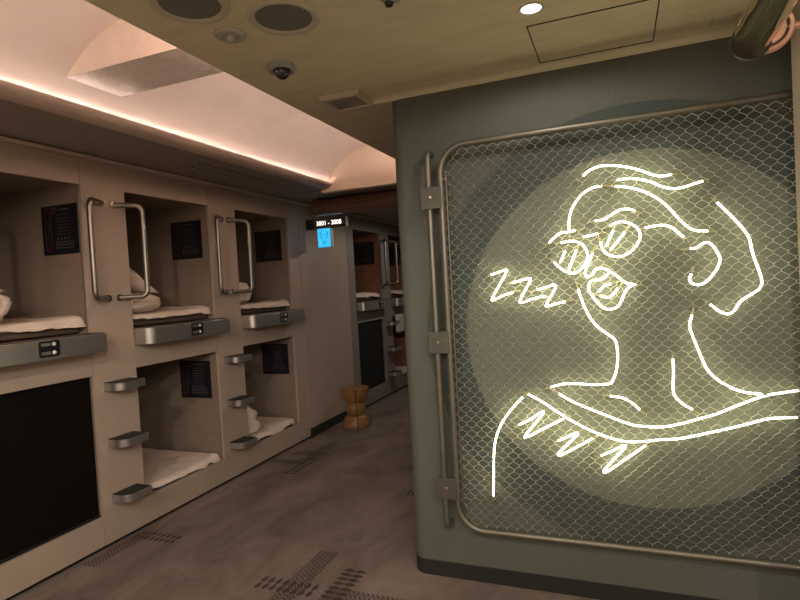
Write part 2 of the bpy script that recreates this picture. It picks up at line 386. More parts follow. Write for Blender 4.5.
# dropped ceiling, cornice
struct(MB().box(-1.54, XR, YB, YF, CE, CE + .05).build('ceiling', 'slab'))
cp = [(YG + .002, 2.431)] + [(YG - .038 + .036 * math.cos(a), 2.431 + .028 * math.sin(a)) for a in [math.radians(8 * k) for k in range(1, 12)]] + [(YG - .041, CE + .001), (YG + .002, CE + .001)]
struct(MB().prism(cp, -1.25, XR, 'X').build('trim_5', 'cornice', smooth=40))

# soffit over the capsules with its rolled lip
sp = [(-5.1, 2.385)]
for k in range(11):
    a = math.radians(-90 + 90 * k / 10); sp.append((-2.405 + .090 * math.cos(a), 2.430 + .045 * math.sin(a)))
sp += [(-2.320, 2.434), (-2.332, 2.434), (-2.338, 2.430), (-2.339, 2.421), (-2.46, 2.421), (-2.46, 2.46), (-5.1, 2.46)]
n_ = len(sp); so = MB()
so.prism(sp, YB, 4.37, 'Y', 0)
for i in range(len(so.f)):
    f = so.f[i]; xs = [so.v[j].x for j in f]
    if len(f) == 4 and min(xs) > -2.42 and min(so.v[j].z for j in f) < 2.44 and max(xs) > -2.404 : so.m[i] = 1
struct(so.build('ceiling_soffit', ['soffit', 'lip'], smooth=40))
struct(MB().box(-5.1, -1.04, 4.45, YF, 2.385, 2.459).build('ceiling_soffit_far', 'soffit'))

# barrel vault
vc, rx_, rz_ = (-1.80, 2.30), .592, .43
vt = MB(); K = 40
ang = [math.radians(163.5 - (163.5 - 38) * k / K) for k in range(K + 1)]
ins = [(vc[0] + rx_ * math.cos(a), vc[1] + rz_ * math.sin(a)) for a in ang] + [(-1.30, 2.51)]
outs = [(vc[0] + (x - vc[0]) * 1.09, vc[1] + (z - vc[1]) * 1.09 + .01) for x, z in ins]
vt.prism(ins + outs[::-1], YB, 4.375, 'Y')
struct(vt.build('ceiling_vault', 'vault', smooth=30))
# closing end wall of the vault
struct(MB().box(-2.43, -1.3, 4.37, 4.45, 2.36, 2.85).build('wall_vault_end', 'tymp'))
# box beam crossing the vault
bx = MB().box(-2.45, -1.40, 1.83, 2.125, 2.53, 2.84)
for i, f in enumerate(bx.f):
    if all(abs(bx.v[j].z - 2.53) < 1e-4 for j in f): bx.m[i] = 1
struct(bx.build('trim_6', ['box_face', 'rough_plaster']))

# ------------------------------------------------------------------ LED tape in the cove
o = MB().box(-2.354, -2.347, -2.4, 4.36, 2.4212, 2.4300).build('led_strip', 'led')
tag(o, 'warm glowing LED strip along the cove lip above the capsules', 'light strip')
if LED_R:  # unseen strip added to brighten the vault near the ceiling edge
    o = MB().box(-1.475, -1.460, -2.4, 4.36, 2.511, 2.516).build('led_strip', 'led_fill')
    tag(o, 'added fill LED strip, unseen behind the edge of the dropped ceiling', 'light strip')

# ------------------------------------------------------------------ sleeping capsules
def puff(mb, x0, x1, y0, y1, z, t, seed, amp=.011, nx=26, ny=26, wav=.028, edge=.05):
    """soft flat bedding slab"""
    ease = lambda q: .35 * q + .65 * (.5 - .5 * math.cos(PI * q))
    vs = []; fs = []
    for i in range(nx + 1):
        for j in range(ny + 1):
            u, v = ease(i / nx), ease(j / ny)
            x = x0 + (x1 - x0) * u; y = y0 + (y1 - y0) * v
            wx = noise.noise(Vector((y * 7, seed, 0))) * wav * u ** 3
            d = min((x1 - x), (y - y0), (y1 - y), (x - x0)) / edge; d = min(1., d)
            h = t * math.sqrt(max(0, 1 - (1 - d) ** 2))
            n = noise.noise(Vector((x * 5.5, y * 5.5, seed))) + .6 * noise.noise(Vector((x * 13, y * 13, seed + 3)))
            r = 1 - abs(noise.noise(Vector((x * 4 + y * 3, y * 6 - x * 2, seed + 9)))) * 2
            vs.append((x + wx, y, z + h + amp * (n + .7 * r) * min(1, d + .1)))
    o = len(vs)
    for i in range(nx + 1):
        for j in range(ny + 1):
            u, v = ease(i / nx), ease(j / ny)
            x = x0 + (x1 - x0) * u; y = y0 + (y1 - y0) * v
            wx = noise.noise(Vector((y * 7, seed, 0))) * wav * u ** 3
            vs.append((x + wx, y, z))
    W = ny + 1
    for i in range(nx):
        for j in range(ny):
            a = i * W + j
            fs.append((a, a + 1, a + W + 1, a + W)); fs.append((o + a, o + a + W, o + a + W + 1, o + a + 1))
    def rim(l): 
        for a, b in zip(l, l[1:]): fs.append((a, b, o + b, o + a))
    rim([j for j in range(W)]); rim([nx * W + j for j in range(W)]); rim([i * W for i in range(nx + 1)]); rim([i * W + ny for i in range(nx + 1)])
    return mb.add(vs, fs)

def mound(mb, c, rx, ry, rz, seed, amp=.19, e=.6, flat=None):
    """bunched duvet: lumpy superellipsoid with folds"""
    nu, nv = 44, 28; vs = []; fs = []
    def sg(x, p): return math.copysign(abs(x) ** p, x)
    for i in range(nv + 1):
        ph = -PI / 2 + PI * i / nv
        for j in range(nu):
            th = 2 * PI * j / nu
            x = sg(math.cos(ph), e) * sg(math.cos(th), e); y = sg(math.cos(ph), e) * sg(math.sin(th), e); z = sg(math.sin(ph), e)
            p = Vector((x * rx, y * ry, z * rz))
            f = (1 - abs(noise.noise(Vector((p.x * 6, p.y * 6, p.z * 14 + seed)))) * 2.2)
            g = noise.noise(Vector((p.x * 3, p.y * 4, p.z * 4 + seed * 2)))
            p *= 1 + amp * (.55 * f + .6 * g)
            p += Vector(c)
            if flat is not None: p.z = max(p.z, flat)
            vs.append(p)
    for i in range(nv):
        for j in range(nu):
            fs.append((i * nu + j, i * nu + (j + 1) % nu, (i + 1) * nu + (j + 1) % nu, (i + 1) * nu + j))
    return mb.add(vs, fs)

def pillow(mb, c, L_, W_, T_, rotm, seed):
    n = 22; vs = []; fs = []
    for s in (1, -1):
        for i in range(n + 1):
            for j in range(n + 1):
                u, v = 2 * i / n - 1, 2 * j / n - 1
                pin = 1 - .10 * (1 - abs(u) ** 2) * abs(v) ** 3 ; pin2 = 1 - .10 * (1 - abs(v) ** 2) * abs(u) ** 3
                t = (max(0, 1 - abs(u) ** 2.4) ** .6) * (max(0, 1 - abs(v) ** 2.4) ** .6)
                t *= 1 + .18 * noise.noise(Vector((u * 2, v * 2, seed)))
                vs.append(rotm @ Vector((u * L_ / 2 * pin2, v * W_ / 2 * pin, s * t * T_ / 2)) + Vector(c))
    W = n + 1; o = W * W
    for i in range(n):
        for j in range(n):
            a = i * W + j; fs.append((a, a + 1, a + W + 1, a + W)); fs.append((o + a, o + a + W, o + a + W + 1, o + a + 1))
    return mb.add(vs, fs)

def info_board(root, y, z0, num, shift=0.):
    x0, x1 = -3.30 + shift, -3.002 + shift; z1 = z0 + .295
    b = MB().box(x0, x1, y - .008, y, z0, z1).build('information_panel', 'board', root)
    tag(b, 'black information panel with red stripe' )
    yy = y - .0088
    def R_(u0, u1, v0, v1, mb): mb.box(x0 + .298 * u0, x0 + .298 * u1, yy, y - .007, z1 - .295 * v1, z1 - .295 * v0)
    for q in ((.09, .28, .03, .15), (.11, .24, .82, .93)):
        r = MB(); R_(*q, r); r.build('red_block', 'board_red', b)
    for q in ((.09, .105, .15, .92), (.245, .26, .15, .78), (.17, .18, .3, .7)):
        l = MB(); R_(*q, l); l.build('stripe', 'board_pink', b)
    g = MB(); R_(.5, .8, .085, .105, g)
    for k in range(7): R_(.42, .80 - .03 * (k % 3), .20 + .065 * k, .208 + .065 * k, g)
    for u in (.42, .52, .62, .72): R_(u, u + .035, .66, .70, g)
    R_(.38, .86, .745, .757, g); R_(.38, .86, .865, .877, g); R_(.38, .39, .745, .877, g); R_(.85, .86, .745, .877, g); R_(.42, .80, .80, .815, g)
    g.build('text_lines', 'board_line', b)
    text_mb(num, .052, lambda a, c: (x0 + .298 * .37 + a, yy - .0005, z1 - .295 * .105 + c)).build('number', 'board_line', b)

def round_front(y0, y1, p, r, n=8):
    """plan outline of a ledge or step: near front corner rounded"""
    P = [(XW, y0)]
    for k in range(n + 1):
        a = math.radians(-90 + 90 * k / n)
        P.append((XW + p - r + r * math.cos(a), y0 + r + r * math.sin(a)))
    P += [(XW + p, y1), (XW, y1)]
    return P

CAPS = 'capsule units along the left wall'
def capsule(y, label, num, pil=.315, handles=True, far=False, blind=False, shift=0.):
    """one two-berth unit: front, linings, ledge, rails, steps"""
    lam = 'far_laminate_dim' if far else 'laminate'; lin = 'far_lining' if far else 'lining'
    root = thing('sleeping_capsule', label, 'capsule bed', (XW - .02, y + .55, .02), CAPS)
    w = 1.10; a, b = y + .0022, y + w - .0022
    po = y + .315; pa = po - pil
    f = MB()
    f.box(XW - .022, XW, pa + .0022, po, .030, 2.352)                 # pillar
    f.box(XW - .022, XW, po, b, 2.195, 2.352)                         # header
    f.box(XW - .022, XW, po, b, 1.057, 1.20)                          # apron under the ledge
    f.box(XW - .022, XW, po, b, .030, .205)                           # bottom rail
    f.build('front_panel', lam, root)
    for nm, z0, z1 in (('upper_berth', 1.20, 2.25), ('lower_berth', .10, 1.12)):
        s = MB(); i0, i1 = max(a + .004, pa + .02), b - .004; xb = -4.95
        top = {'upper_berth': 2.215, 'lower_berth': 1.10}[nm]; bot = {'upper_berth': 1.25, 'lower_berth': .15}[nm]
        s.box(xb, XW - .022, i1, i1 + .003, bot, top)
        s.box(xb, XW - .022, i0 - .01, i0, bot, top)
        s.box(xb - .012, xb, i0 - .01, i1 + .003, bot, top)
        s.box(xb, XW - .022, i0, i1, top, top + .012)
        s.box(xb, XW - .022, i0, i1, bot - .012, bot)
        o = s.build(nm, lin, root)
    info_board(root, b - .0042, 1.795, num, shift)
    if not blind: info_board(root, b - .0042, .69, num, shift)
    else:
        bl = MB().box(XW - .034, XW - .026, po - .006, b + .0, .195, 1.062).build('roller_blind', 'far_blind' if far else 'blind', root)
        tag(bl, 'closed dark blind')
        MB().box(XW - .026, XW - .016, po + .002, b - .006, .206, .222).build('bottom_bar', 'black', bl)
    # ledge
    P = round_front(po + .002, y + w + .004, .13, .075)
    lg = MB().prism(P, 1.205, 1.312).build('ledge', 'steel', root, smooth=40, bevel=.003)
    tag(lg, 'brushed steel ledge under the upper berth')
    MB().prism([(x_ - .006 if x_ > XW + .02 else x_, y_ + (.004 if y_ < po + .1 else -.004)) for x_, y_ in P], 1.313, 1.3165).build('ledge_top', 'mattress', lg)
    # control plate with two buttons
    cy = y + w - .352; X = XW + .1305
    P2 = rrect(cy - .058, cy + .058, 1.222, 1.308, .014, 4)
    cpn = MB().prism(P2, X - .002, X + .003, 'X').build('control_plate', 'black', lg)
    for zz in (1.288, 1.243):
        MB().lathe([(0, X + .0065), (.0095, X + .0065), (.0105, X + .003)], (0, cy + .024, zz), 18, 'X').build('button', 'button', cpn)
        MB().box(X + .003, X + .0034, cy - .045, cy + .005, zz - .008, zz + .008).build('switch_label', 'grille', cpn)
    if handles:
        for s in (-1, 1):
            my = y + .18 + s * .04; by = y + (.366 if s > 0 else -.019); d = .09
            z0, z1 = 1.515, 2.10
            mt = Vector((XW, my, z1)); bt = Vector((XW + d, by, z1)); bb = Vector((XW + d, by, z0)); mb_ = Vector((XW, my, z0))
            dirh = (bt - mt).normalized(); rb = .045
            pts = [mt - dirh * 0, bt - dirh * rb]
            def arc(c0, ea, eb):
                return [c0 - ea * rb * 0 + (-(ea)) * rb * 0 + Vector(c0) * 0 for _ in ()]
            for k in range(1, 9):
                t = math.radians(90 * k / 8); pts.append(bt - dirh * rb + dirh * rb * math.sin(t) + Vector((0, 0, -1)) * rb * (1 - math.cos(t)))
            for k in range(0, 9):
                t = math.radians(90 * k / 8); pts.append(bb + Vector((0, 0, 1)) * rb + Vector((0, 0, -1)) * rb * math.sin(t) - dirh * rb * (1 - math.cos(t)))
            pts.append(mb_)
            h = MB().tube(pts, .0163, 14).build('grab_handle', 'satin', root, smooth=50)
            tag(h, 'bent steel grab rail')
            for q in (mt, mb_):
                MB().lathe([(0, XW + .010), (.020, XW + .010), (.024, XW + .004), (.024, XW)], (0, q.y, q.z), 20, 'X').build('rosette', 'chrome', h, smooth=40)
        for zt in (1.0, .655, .315):
            P = round_front(y + .064, y + .258, .13, .06)
            st = MB().prism(P, zt - .046, zt).build('step', 'steel', root, smooth=40, bevel=.002)
            P = [(x_ - .007 if x_ > XW + .02 else x_, y_ + (.006 if y_ < y + .2 else -.006)) for x_, y_ in P]
            MB().prism(P, zt, zt + .003).build('tread_pad', 'tread', st)
    return root

def bed(y, z, label, gl, pil=.315):
    i0, i1 = y + .32 - pil + .03, y + 1.10 - .03
    o = MB().box(-4.92, -2.975, i0, i1, z, z + .034).build('mattress', 'mattress', bevel=.012, origin=(-3.95, y + .6, z))
    tag(o, label, 'mattress', gl)
def sheet(y, z, label, seed, t=.044, x1=-2.940, y1off=-.018, tilt=0., pil=.315):
    mb = puff(MB(), -4.88, x1, y + .385 - pil, y + 1.10 + y1off, z, t, seed, nx=60, ny=34)
    for v in mb.v:
        if v.x > -2.985 and v.z < z + .001: v.z += .022 * max(0., .45 + noise.noise(Vector((v.y * 5, seed, 2))) + .5 * noise.noise(Vector((v.y * 14, seed, 5))) - 1.2 * (v.y - y - .7)) * max(0., min(1., (y + 1.05 - v.y) / .1))
        if v.y < y + .335: v.x = min(v.x, -2.955)
    if tilt:
        for v in mb.v: v.z += tilt * max(0, (v.y - (y + .75)) / .35) ** 2 if v.z > z + .004 else 0
    o = mb.build('bed_sheet', 'sheet', smooth=60, origin=(-3.95, y + .6, z))
    tag(o, label, 'bedding', 'cream sheets spread over capsule mattresses')

capsule(SEAM[0], 'nearest capsule unit at the left edge, its lower berth closed by a black blind', '27', blind=True, shift=.052)
capsule(SEAM[1], 'second capsule unit, open lower berth, number 21 on its panels', '21')
capsule(SEAM[2], 'third capsule unit, last one before the plain wall panel with the sign', '27')
# narrow closing panel beside the third unit
struct(MB().box(XW - .05, XW, 4.5605, 4.7475, .030, 2.352).build('trim_7', 'laminate', bevel=.001))
capsule(5.648, 'capsule unit just beyond the stool, front toned grey for the light there, lower berth shut with a dark blind', '24', pil=.180, handles=False, far=True, blind=True)
capsule(6.748, 'farthest capsule unit, front toned grey for the light there, half hidden by the neon wall', '25', far=True)

MG = 'dark brown mattresses in the capsules'
ZU, ZL = 1.320, .171
bed(SEAM[0], ZU, 'brown mattress in the upper berth of the nearest capsule', MG)
bed(SEAM[1], ZU, 'brown mattress in the upper berth of the second capsule', MG)
bed(SEAM[2], ZU, 'brown mattress in the upper berth of the third capsule', MG)
bed(SEAM[1], ZL, 'brown mattress in the lower berth of the second capsule', MG)
bed(SEAM[2], ZL, 'brown mattress in the lower berth of the third capsule', MG)
bed(5.648, ZU, 'brown mattress in the upper berth of the capsule beyond the stool', MG, .18)
bed(6.748, ZU, 'brown mattress in the upper berth of the farthest capsule', MG)
bed(6.748, ZL, 'brown mattress in the lower berth of the farthest capsule', MG)
dz = .0345
sheet(SEAM[0], ZU + dz, 'cream sheet in the upper berth at the left edge of the photo', 1.2, tilt=.03)
sheet(SEAM[1], ZU + dz, 'cream sheet in the upper berth above the second steel ledge', 5.1, tilt=.03)
sheet(SEAM[2], ZU + dz, 'cream sheet in the upper berth above the third steel ledge', 8.7, tilt=.02)
sheet(SEAM[1], ZL + dz, 'wide cream sheet in the lower berth behind the nearest steel steps', 2.9, t=.04, x1=-2.945, tilt=.02)
sheet(SEAM[2], ZL + dz, 'cream sheet in the lower berth behind the second column of steps', 3.6, t=.04, x1=-2.945, tilt=.03)
sheet(5.648, ZU + dz, 'cream sheet in the upper berth beyond the stool', 4.4, t=.055, pil=.18)
sheet(6.748, ZU + dz, 'cream sheet in the farthest upper berth beside the neon wall', 6.4, t=.055)
sheet(6.748, ZL + dz, 'cream sheet in the farthest lower berth beside the neon wall', 7.4, t=.04)

DG = 'rolled duvets at the near end of the berths'
def duvet(c, r, seed, label, flat, lobes):
    ymin = max(s_ for s_ in SEAM if s_ < c[1]) + .028
    mb = mound(MB(), c, *r, seed, flat=flat)
    for dc, dr in lobes: mound(mb, Vector(c) + Vector(dc), *dr, seed + 5, amp=.10, flat=flat)
    for v in mb.v: v.x = min(v.x, -2.956); v.y = max(v.y, ymin)
    o = mb.build('rolled_duvet', 'sheet', smooth=70, origin=(c[0], c[1], flat)); tag(o, label, 'duvet', DG)
zt = ZU + dz + .054
duvet((-3.25, SEAM[0] + .485, zt + .085), (.28, .25, .09), 1.5, 'rolled cream duvet in the upper berth at the left edge', zt, [((.02, -.03, .04), (.30, .22, .07))])
duvet((-3.25, SEAM[1] + .40, zt + .065), (.28, .27, .07), 3.3, 'rolled cream duvet with a pillow on it, upper berth of second capsule', zt, [((-.02, -.14, .10), (.25, .16, .08))])
duvet((-3.23, SEAM[2] + .385, zt + .09), (.26, .22, .095), 6.1, 'rolled cream duvet in the upper berth of the third capsule', zt, [])
zl = ZL + dz + .052
duvet((-3.23, SEAM[2] + .34, zl + .13), (.26, .23, .13), 9.2, 'rolled cream duvet in the lower berth of the third capsule', zl, [((.02, .02, -.04), (.28, .22, .07))])
PG = 'white pillows on the rolled duvets'
def pil(c, rx, ry, rz, seed, label, L_=.42, W_=.60, T_=.13):
    from mathutils import Euler
    o = pillow(MB(), c, L_, W_, T_, Euler((rx, ry, rz)).to_matrix(), seed).build('pillow', 'sheet', smooth=70, origin=c)
    tag(o, label, 'pillow', PG)
pil((-3.25, SEAM[0] + .42, zt + .21), -.12, .0, .06, 1, 'cream pillow above the duvet at the left edge, only its tip showing')
pil((-3.20, SEAM[1] + .37, zt + .285), -.56, .0, .08, 2, 'cream pillow sloping down on the duvet in the second capsule')
# towel hanging in front of the farthest lower berth
o = MB().box(XW + .02, XW + .075, 7.09, 7.33, .83, 1.08).build('hanging_towel', 'towel', bevel=.02, origin=(XW + .05, 7.2, .83))
tag(o, 'pale towel hanging under the farthest steel ledge beside the neon wall', 'towel')

# ------------------------------------------------------------------ stool
sx, sy = -2.665, 5.26
st = thing('wooden_stool', 'turned wooden stool of stacked bowl shapes against the wall panel', 'stool', (sx, sy, 0))
def prof(r): return [(a, b) for a, b in r]
base = [(0, .001), (.150, .001), (.158, .012), (.160, .03), (.152, .07), (.132, .105), (.108, .128), (.080, .138), (0, .138)]
ball = [(.0, .134), (.078, .134), (.100, .148), (.112, .172), (.116, .202), (.112, .232), (.100, .256), (.078, .272), (0, .272)]
bowl = [(0, .268), (.076, .268), (.104, .284), (.132, .316), (.151, .355), (.162, .395), (.166, .418), (.160, .424), (.150, .422), (.13, .412), (0, .406)]
base, ball, bowl = [[(r_ * .92, h_) for r_, h_ in p] for p in (base, ball, bowl)]
view = math.atan2(-sy, -sx) + .05
for nm, pr in (('base', base), ('middle', ball), ('seat', bowl)):
    pc = MB().lathe(pr, (sx, sy, 0), 40).build(nm, 'wood', st, smooth=50)
    ck = MB(); pts = [(r, h) for r, h in pr if r > .068 and h < .419]
    def P(r, h, s):
        aa = view + s * .035 + (.10 - h * .2) * .6
        return (sx + (r + .0012) * math.cos(aa), sy + (r + .0012) * math.sin(aa), h)
    vs = [P(r, h, s) for r, h in pts for s in (-1, 1)]
    ck.add(vs, [(2 * i, 2 * i + 1, 2 * i + 3, 2 * i + 2) for i in range(len(pts) - 1)])
    tag(ck.build('crack', 'wood_crack', pc), 'dark split running down the wood')

# ------------------------------------------------------------------ round beam, signs
bz, byy, br = 2.300, 4.80, .0835
pb = []
prf = [(0, -2.775), (.045, -2.773), (.066, -2.764), (.079, -2.745), (br, -2.72), (br, -1.03)]
o = MB().lathe([(r, h) for r, h in prf] + [(0, -1.03)], (0, byy, bz), 32, 'X').build('round_beam', 'beam', smooth=50, origin=(-1.9, byy, bz))
tag(o, 'dark polished round wooden beam crossing the corridor under the soffit', 'beam')

sg = thing('room_number_sign', 'brown blade sign with glowing numbers 3001 - 3008 on the wall panel', 'sign', (XW, 4.92, 2.16))
MB().box(XW, -2.855, 4.905, 4.985, 2.108, 2.206).build('wall_bracket', 'sign_black', sg, bevel=.003)
MB().box(-2.855, -2.487, 4.92, 4.965, 2.112, 2.204).build('sign_face', 'sign_brown', sg, bevel=.002)
MB().box(-2.487, -2.478, 4.918, 4.967, 2.110, 2.206).build('end_cap', 'edge', sg)
text_mb('3001 - 3008', .060, lambda a, c: (-2.672 + a * .98, 4.9190, 2.1585 + c * 1.05)).build('numbers', 'digits', sg)
bs = thing('light_box_sign', 'small glowing blue light box sign hanging below the number sign', 'sign', (-2.75, 4.94, 1.92))
MB().box(-2.825, -2.66, 4.925, 4.985, 1.915, 2.111).build('housing', 'white_frame', bs, bevel=.003)
bf = MB().box(-2.808, -2.664, 4.9225, 4.926, 1.919, 2.107).build('lit_face', 'blue_face', bs)
mk = MB(); cx, cz = -2.735, 2.045
for s in (-1, 1):
    pts = [(cx + s * (.045 * math.cos(t)), 4.9215, cz + .040 * math.sin(t)) for t in [math.radians(-58 + 116 * k / 10) for k in range(11)]]
    mk.tube(pts, .0055, 6)
for k in (-1, 0, 1): mk.box(cx + k * .019 - .006, cx + k * .019 + .006, 4.920, 4.9225, cz - .002 - .006 * (k == 0), cz + .008 - .006 * (k == 0))
mk.box(cx - .016, cx - .007, 4.920, 4.9225, 1.948, 1.985).box(cx + .004, cx + .013, 4.920, 4.9225, 1.948, 1.985).box(cx - .009, cx + .006, 4.920, 4.9225, 1.963, 1.970)
mk.build('pictogram', 'blue_mark', bf)

# ------------------------------------------------------------------ ceiling fittings
def speaker(x, y, label):
    t = thing('ceiling_speaker', label, 'speaker', (x, y, CE), 'round ceiling speakers')
    MB().lathe([(.098, CE + .002), (.127, CE + .001), (.127, CE - .004), (.121, CE - .009), (.108, CE - .009), (.099, CE - .004), (.098, CE + .002)], (x, y, 0), 48).build('rim', 'ring_paint', t, smooth=40)
    MB().lathe([(0, CE - .0045), (.05, CE - .004), (.099, CE - .002), (.099, CE + .001), (0, CE + .001)], (x, y, 0), 48).build('grille', 'grille', t, smooth=40)
speaker(-1.268, 1.475, 'round ceiling speaker at the top edge, nearer the vault')
speaker(-1.050, 1.695, 'round ceiling speaker to the right, above the dome camera')
x, y = -1.292, 1.708
t = thing('smoke_detector', 'small round smoke detector between the two ceiling speakers', 'detector', (x, y, CE))
MB().lathe([(0, CE), (.058, CE), (.058, CE - .006), (.052, CE - .012), (.034, CE - .013), (.030, CE - .010), (0, CE - .010)], (x, y, 0), 36).build('body', 'device', t, smooth=40)
MB().lathe([(0, CE - .030), (.010, CE - .029), (.016, CE - .022), (.018, CE - .010), (0, CE - .010)], (x, y, 0), 20).build('sensor', 'device', t, smooth=40)
mk = MB()
for k in range(3):
    a = k * 2 * PI / 3 + .4; mk.tube([(x + .027 * math.cos(a), y + .027 * math.sin(a), CE - .010), (x + .022 * math.cos(a), y + .022 * math.sin(a), CE - .026), (x + .006 * math.cos(a), y + .006 * math.sin(a), CE - .030)], .002, 6)
mk.build('sensor_cage', 'device_grey', t)
x, y = -1.290, 2.04
t = thing('dome_camera', 'grey security dome camera under the ceiling near the vault edge', 'camera', (x, y, CE))
MB().lathe([(0, CE + .004), (.056, CE + .004), (.057, CE - .006), (.056, CE - .024), (.050, CE - .031), (.036, CE - .032), (0, CE - .032)], (x, y, 0), 40).build('housing', 'device_grey', t, smooth=40)
MB().lathe([(.034, CE - .031)] + [(.0315 * math.cos(a), CE - .034 - .0335 * math.sin(a)) for a in [math.radians(10 * k) for k in range(0, 10)]], (x + .012, y - .016, 0), 28).build('dome', 'lens_glass', t, smooth=50)
MB().lathe([(.032, CE - .030), (.038, CE - .030), (.038, CE - .035), (.032, CE - .036), (.032, CE - .030)], (x + .012, y - .016, 0), 28).build('dome_ring', 'black', t, smooth=40)
x, y = -.655, 1.725
t = thing('ceiling_sensor', 'grey ceiling sensor cut off by the top edge of the photo', 'sensor', (x, y, CE))
MB().lathe([(0, CE), (.045, CE), (.045, CE - .008), (.032, CE - .018), (0, CE - .018)], (x, y, 0), 32).build('body', 'device_grey', t, smooth=40)
MB().lathe([(0, CE - .030), (.012, CE - .028), (.016, CE - .018), (0, CE - .018)], (x - .015, y + .018, 0), 18).build('eye', 'black', t, smooth=40)
x, y = -2.593, 4.615; zc = 2.385
t = thing('soffit_detector', 'dark smoke detector under the soffit above the number sign', 'detector', (x, y, zc))
MB().lathe([(0, zc), (.052, zc), (.052, zc - .008), (.042, zc - .018), (0, zc - .020)], (x, y, 0), 32).build('body', 'device_grey', t, smooth=40)
MB().lathe([(0, zc - .040), (.012, zc - .038), (.018, zc - .019), (0, zc - .019)], (x, y, 0), 18).build('sensor', 'black', t, smooth=40)

# exhaust vent at the ceiling edge
vx0, vx1, vy0, vy1, vz = -1.345, -1.125, 2.45, 2.66, 2.432
t = thing('air_vent', 'square louvred exhaust vent at the left end of the cornice', 'vent', ((vx0 + vx1) / 2, (vy0 + vy1) / 2, vz))
f = MB(); fr = .026
f.box(vx0, vx1, vy0, vy0 + fr, vz, CE).box(vx0, vx1, vy1 - fr, vy1, vz, CE).box(vx0, vx0 + fr, vy0 + fr, vy1 - fr, vz, CE).box(vx1 - fr, vx1, vy0 + fr, vy1 - fr, vz, CE)
f.build('frame', 'ring_paint', t, bevel=.003)
MB().box(vx0 + fr, vx1 - fr, vy0 + fr, vy1 - fr, vz + .020, vz + .024).build('duct', 'gap', t)
for k in range(6):
    yy = vy0 + fr + .012 + k * (vy1 - vy0 - 2 * fr - .02) / 5.4
    MB().add([(vx0 + fr, yy, vz + .002), (vx1 - fr, yy, vz + .002), (vx1 - fr, yy + .012, vz + .018), (vx0 + fr, yy + .012, vz + .018),
              (vx0 + fr, yy + .003, vz + .001), (vx1 - fr, yy + .003, vz + .001), (vx1 - fr, yy + .015, vz + .017), (vx0 + fr, yy + .015, vz + .017)],
             [(0, 1, 2, 3), (4, 7, 6, 5), (0, 4, 5, 1), (2, 6, 7, 3), (0, 3, 7, 4), (1, 5, 6, 2)]).build('louvre', 'device', t)
MB().box(vx0 + .115, vx0 + .120, vy0 + fr, vy1 - fr, vz + .001, vz + .018).build('crossbar', 'device', t)

# linear diffuser in the soffit
t = thing('linear_diffuser', 'long slotted air diffuser in the soffit above the second capsule', 'vent', (-2.62, 3.32, 2.385))
MB().box(-2.715, -2.535, 2.98, 3.68, 2.3795, 2.3855).build('frame', 'soffit', t, bevel=.002)
for k in range(3):
    xx = -2.695 + k * .052
    MB().box(xx, xx + .036, 3.0, 3.66, 2.3785, 2.380).build('slot', 'gap', t)
    MB().box(xx + .013, xx + .023, 3.0, 3.66, 2.3745, 2.3788).build('slat', 'lip', t)

# access panel and small cover plate
t = thing('access_panel', 'square flush access panel outlined in the ceiling above the neon wall', 'panel', (-.05, 2.37, CE))
MB().box(-.283, .184, 2.185, 2.585, CE - .0022, CE + .004).build('shadow_gap', 'gap', t)
MB().box(-.278, .179, 2.191, 2.572, CE - .0024, CE - .0022).build('lid', 'slab', t)
t = MB().box(.388, .475, 2.455, 2.545, CE - .006, CE + .004).build('cover_plate', 'cornice', bevel=.002, origin=(.43, 2.5, CE))
tag(t, 'small square cover plate on the ceiling beside the brass pipe', 'plate')

def downlight(x, y, label, power, CE=CE):
    t = thing('downlight', label, 'ceiling light', (x, y, CE), 'recessed ceiling downlights')
    MB().lathe([(.036, CE + .001), (.047, CE + .001), (.047, CE - .003), (.042, CE - .006), (.036, CE - .003), (.036, CE + .001)], (x, y, 0), 32).build('trim_ring', 'ring_paint', t, smooth=40)
    MB().lathe([(0, CE - .002), (.036, CE - .002), (.036, CE), (0, CE)], (x, y, 0), 32).build('lamp_disc', 'white_lamp', t)
    l = bpy.data.lights.new('downlight_beam', 'SPOT'); l.energy = power; l.color = (1., .89, .77); l.spot_size = math.radians(178); l.spot_blend = .25; l.shadow_soft_size = .07
    lo = bpy.data.objects.new('downlight_beam', l); C.objects.link(lo); lo.parent = t; lo.location = (0, 0, -.012)
downlight(-.245, 2.05, 'lit round downlight beside the access panel', DL0)
FILL_DLS = [(-.95, -.35, 'added fill downlight overhead on the capsule side, nearer the neon wall'), (.45, -.35, 'added fill downlight overhead on the right, nearer the neon wall'),
       (-.95, -1.75, 'added fill downlight at the back of the room on the capsule side'), (.45, -1.75, 'added fill downlight at the back of the room, middle'), (1.65, -1.0, 'added fill downlight at the back of the room, far right')]
for x, y, lab in FILL_DLS: downlight(x, y, lab, DL_FILL)  # fill lamps added out of view to brighten the room
downlight(-1.62, 6.3, 'added fill downlight in the far corridor behind the neon wall', DL_FAR_FILL, 2.385)  # unseen lamp added to light the far capsules and wall panel

